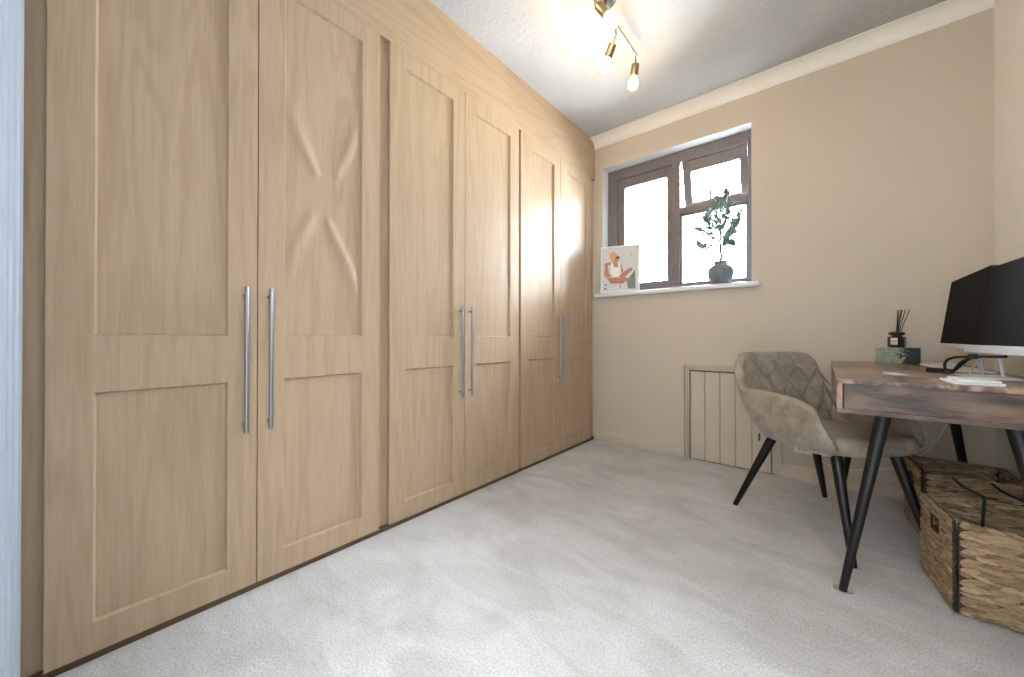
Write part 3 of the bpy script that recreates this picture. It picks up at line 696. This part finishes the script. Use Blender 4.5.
# ------------------------------------------------------------------ wall socket and white flex
so = thing('wall_socket', 'ivory double socket on the wall behind the chair', 'socket', (1.408, D, 0.178))
MB().box(1.335, 1.481, D - 0.010, D - 0.0003, 0.160, 0.246, .003).build('plate', M['cream_plastic'], so)
for x in (1.372, 1.444):
    MB().box(x - 0.006, x + 0.006, D - 0.013, D - 0.009, 0.221, 0.239, .001).build('switch', M['whiteplastic'], so)
    h_ = MB()
    for a, b in ((0, 0.197), (-0.011, 0.177), (0.011, 0.177)): h_.box(x + a - 0.003, x + a + 0.003, D - 0.0103, D - 0.0098, b, b + 0.009)
    h_.build('pin_hole', M['blackplastic'], so)
tag(MB().tube(bez([(1.455, D - 0.02, 0.16), (1.47, D - 0.028, 0.135), (1.53, D - 0.03, 0.115), (1.60, D - 0.03, 0.12), (1.68, D - 0.03, 0.14), (1.78, D - 0.028, 0.19), (1.90, D - 0.022, 0.33), (1.99, D - 0.015, 0.62), (2.0, D - 0.012, 0.70)], 8), 0.003, 8).build('white_flex', M['whiteplastic'], None, True), 'thin white flex running along the wall behind the chair', 'cable')

# ------------------------------------------------------------------ framed print on the sill
pf = thing('framed_print', 'small white framed print of a seated figure on the sill', 'picture', (0.2375, 2.790, 1.2003), None, math.atan2(2.835 - 2.745, 0.38 - 0.095))
PW, PH = 0.30, 0.375
lean = R(4)
def ln(m_): q = Matrix.Rotation(-lean, 3, 'X'); m_.v = [tuple(q @ Vector(p_)) for p_ in m_.v]; return m_
m = MB()
for a in ((-PW / 2, -PW / 2 + .014, 0, PH), (PW / 2 - .014, PW / 2, 0, PH)): m.box(a[0], a[1], -0.010, 0.008, a[2], a[3], .001)
for a in ((0, .014), (PH - .014, PH)): m.box(-PW / 2 + .014, PW / 2 - .014, -0.010, 0.008, a[0], a[1], .001)
ln(m).build('frame', M['white'], pf, local=True)
pr = ln(MB().box(-PW / 2 + .013, PW / 2 - .013, -0.002, 0.004, .013, PH - .013)).build('print', M['print_bg'], pf, local=True)
lay = [0]
def pic(name, mat, pts):
    """flat printed shape; photo crop coordinates (573x677 zoom of the print) to print plane"""
    lay[0] += 1; y = -0.0022 - lay[0] * 0.00008
    P2 = [((x - 262) / 400 * PW, (612 - z) / 515 * PH) for x, z in pts]
    ln(MB().add([(x, y, z) for x, z in P2], [tuple(range(len(P2)))])).build(name, M[mat], pr, local=True)
def ell(cx, cy, rx, ry, n=18): return [(cx + rx * math.cos(2 * math.pi * i / n), cy + ry * math.sin(2 * math.pi * i / n)) for i in range(n)]
pic('wicker_back', 'skin_light', [(95, 400), (110, 330), (130, 420), (150, 470), (110, 440)])
pic('plant', 'leafgreen', [(330, 480), (360, 450), (395, 400), (415, 370), (420, 575), (345, 575)])
pic('seat', 'red', [(135, 445), (300, 455), (330, 480), (300, 515), (165, 510)])
pic('arm', 'skin', [(100, 285), (165, 270), (180, 300), (135, 305), (150, 400), (180, 425), (140, 440), (118, 400)])
pic('arm', 'skin', [(258, 280), (278, 300), (295, 385), (278, 400), (262, 340)])
pic('neck', 'skin_light', [(195, 250), (232, 250), (250, 330), (215, 345), (180, 300), (170, 280)])
pic('top', 'cloth_white', [(165, 285), (188, 275), (205, 330), (240, 335), (255, 280), (268, 285), (275, 400), (250, 440), (190, 440), (170, 400)])
pic('leg', 'skin', [(250, 435), (290, 395), (370, 345), (395, 355), (385, 380), (320, 440), (300, 470)])
pic('leg', 'skin', [(150, 440), (200, 445), (320, 450), (375, 470), (365, 490), (180, 490)])
pic('face', 'skin', [(205, 195), (240, 200), (256, 225), (246, 262), (215, 265), (200, 240)])
pic('turban', 'turban', ell(190, 205, 36, 50))
pic('sunglasses', 'glasses', [(215, 222), (262, 216), (262, 232), (240, 238), (215, 230)])
pic('moon', 'moon', [(376, 170), (384, 200), (374, 222), (362, 215), (374, 200)])
pic('signature', 'ink', [(100, 560), (122, 556), (122, 572), (102, 574)])
pic('dots', 'ink', [(108, 520), (128, 512), (130, 524), (112, 534)])
pic('chair_leg', 'red', [(262, 515), (272, 515), (274, 570), (264, 570)])
bk_ = ln(MB().box(-PW / 2 + .006, PW / 2 - .006, 0.004, 0.009, .006, PH - .006)).build('backing', M['blackplastic'], pf, local=True)

# ------------------------------------------------------------------ olive tree in a pot
ot = thing('potted_olive', 'small faux olive tree in a round blue-grey pot on the sill', 'plant', (0.943, 2.806, 1.2003))
MB().lathe([(q_[0] * 1.14, q_[1] * 1.02) for q_ in [(0.001, 0), (0.040, 0), (0.046, 0.003), (0.060, 0.03), (0.068, 0.062), (0.069, 0.085), (0.063, 0.108), (0.048, 0.124), (0.036, 0.130), (0.035, 0.142), (0.039, 0.148), (0.036, 0.151), (0.031, 0.148), (0.030, 0.13), (0.001, 0.128)]], (0, 0, 0), 36).build('pot', M['pot'], ot, True, local=True)
trunk = MB().tube(bez([(0, 0, 0.128), (0.003, 0, 0.2), (-0.004, 0.004, 0.27), (0.0, 0, 0.36), (-0.004, 0, 0.46), (0.004, 0, 0.56), (0.0, 0, 0.60)], 4), [0.0095 - 0.0065 * i / 24 for i in range(25)], 8).build('trunk', M['bark'], ot, True, local=True)
leaf_me = []
for q in range(3):
    w_ = (0.0088, 0.0098, 0.0082)[q]; L = (0.056, 0.050, 0.044)[q]
    vs = [(0, 0, 0), (L * .3, w_, .001), (L * .65, w_ * .9, .0005), (L, 0, -.002), (L * .65, -w_ * .9, .0005), (L * .3, -w_, .001), (L * .32, 0, -.0025), (L * .66, 0, -.003)]
    fs = [(0, 6, 1), (1, 6, 7, 2), (2, 7, 3), (0, 5, 6), (5, 4, 7, 6), (4, 3, 7)]
    me = bpy.data.meshes.new('leaf'); me.from_pydata(vs + [(a, b, c - 0.0008) for a, b, c in vs], [], fs + [tuple(i + 8 for i in reversed(f_)) for f_ in fs]); me.materials.append(M['leaf']); leaf_me.append(me)
rl = random.Random(4)
def add_leaf(p, d, roll):
    o = bpy.data.objects.new('leaf', rl.choice(leaf_me)); COL.objects.link(o); o.parent = ot
    o.location = p; o.rotation_euler = (Vector(d).to_track_quat('X', 'Z') @ Matrix.Rotation(roll, 3, 'X').to_quaternion()).to_euler()
brs = [((0, 0, .26), (.05, -.02, .31), (.095, -.03, .37), (.12, -.03, .45)), ((0, 0, .24), (-.06, .0, .265), (-.10, -.01, .275), (-.125, -.01, .285)), ((0, 0, .29), (-.05, -.03, .33), (-.09, -.03, .36), (-.13, -.03, .385)),
       ((0, 0, .33), (.035, -.03, .40), (.05, -.04, .47), (.055, -.04, .51)), ((0, 0, .34), (-.03, .02, .41), (-.06, .02, .47), (-.075, .02, .50)), ((0, 0, .30), (.03, .02, .33), (.06, .03, .36), (.075, .02, .40)),
       ((0, 0, .40), (.01, .02, .5), (.02, .02, .57), (.03, .02, .61)), ((0, 0, .38), (-.015, -.02, .45), (-.02, -.03, .53), (-.018, -.02, .58)), ((0, 0, .25), (.03, -.02, .262), (.05, -.02, .27), (.065, -.02, .265)),
       ((0, 0, .36), (-.04, -.03, .38), (-.07, -.04, .42), (-.08, -.04, .45))]
for b in brs:
    pts = bez(b, 5)
    MB().tube(pts, [0.0045 - 0.0025 * i / (len(pts) - 1) for i in range(len(pts))], 6).build('branch', M['bark'], ot, True, local=True)
    for i in range(2, len(pts)):
        tdir = (pts[i] - pts[i - 1]).normalized()
        for sg in (1, -1, 1):
            sd = Vector((rl.uniform(-.6, .6), rl.uniform(-.9, .9), rl.uniform(-.5, .5))); sd = (sd - tdir * sd.dot(tdir)).normalized()
            add_leaf(pts[i], tdir * rl.uniform(.5, 1.1) + sd * sg * rl.uniform(.5, 1.0), rl.uniform(-1, 1))
    add_leaf(pts[-1], pts[-1] - pts[-2], rl.uniform(-1, 1))
for sx_ in ((-.165, -.01, .372), (-.15, 0, .39)): add_leaf(sx_, (-1, 0, .2), 0.5)
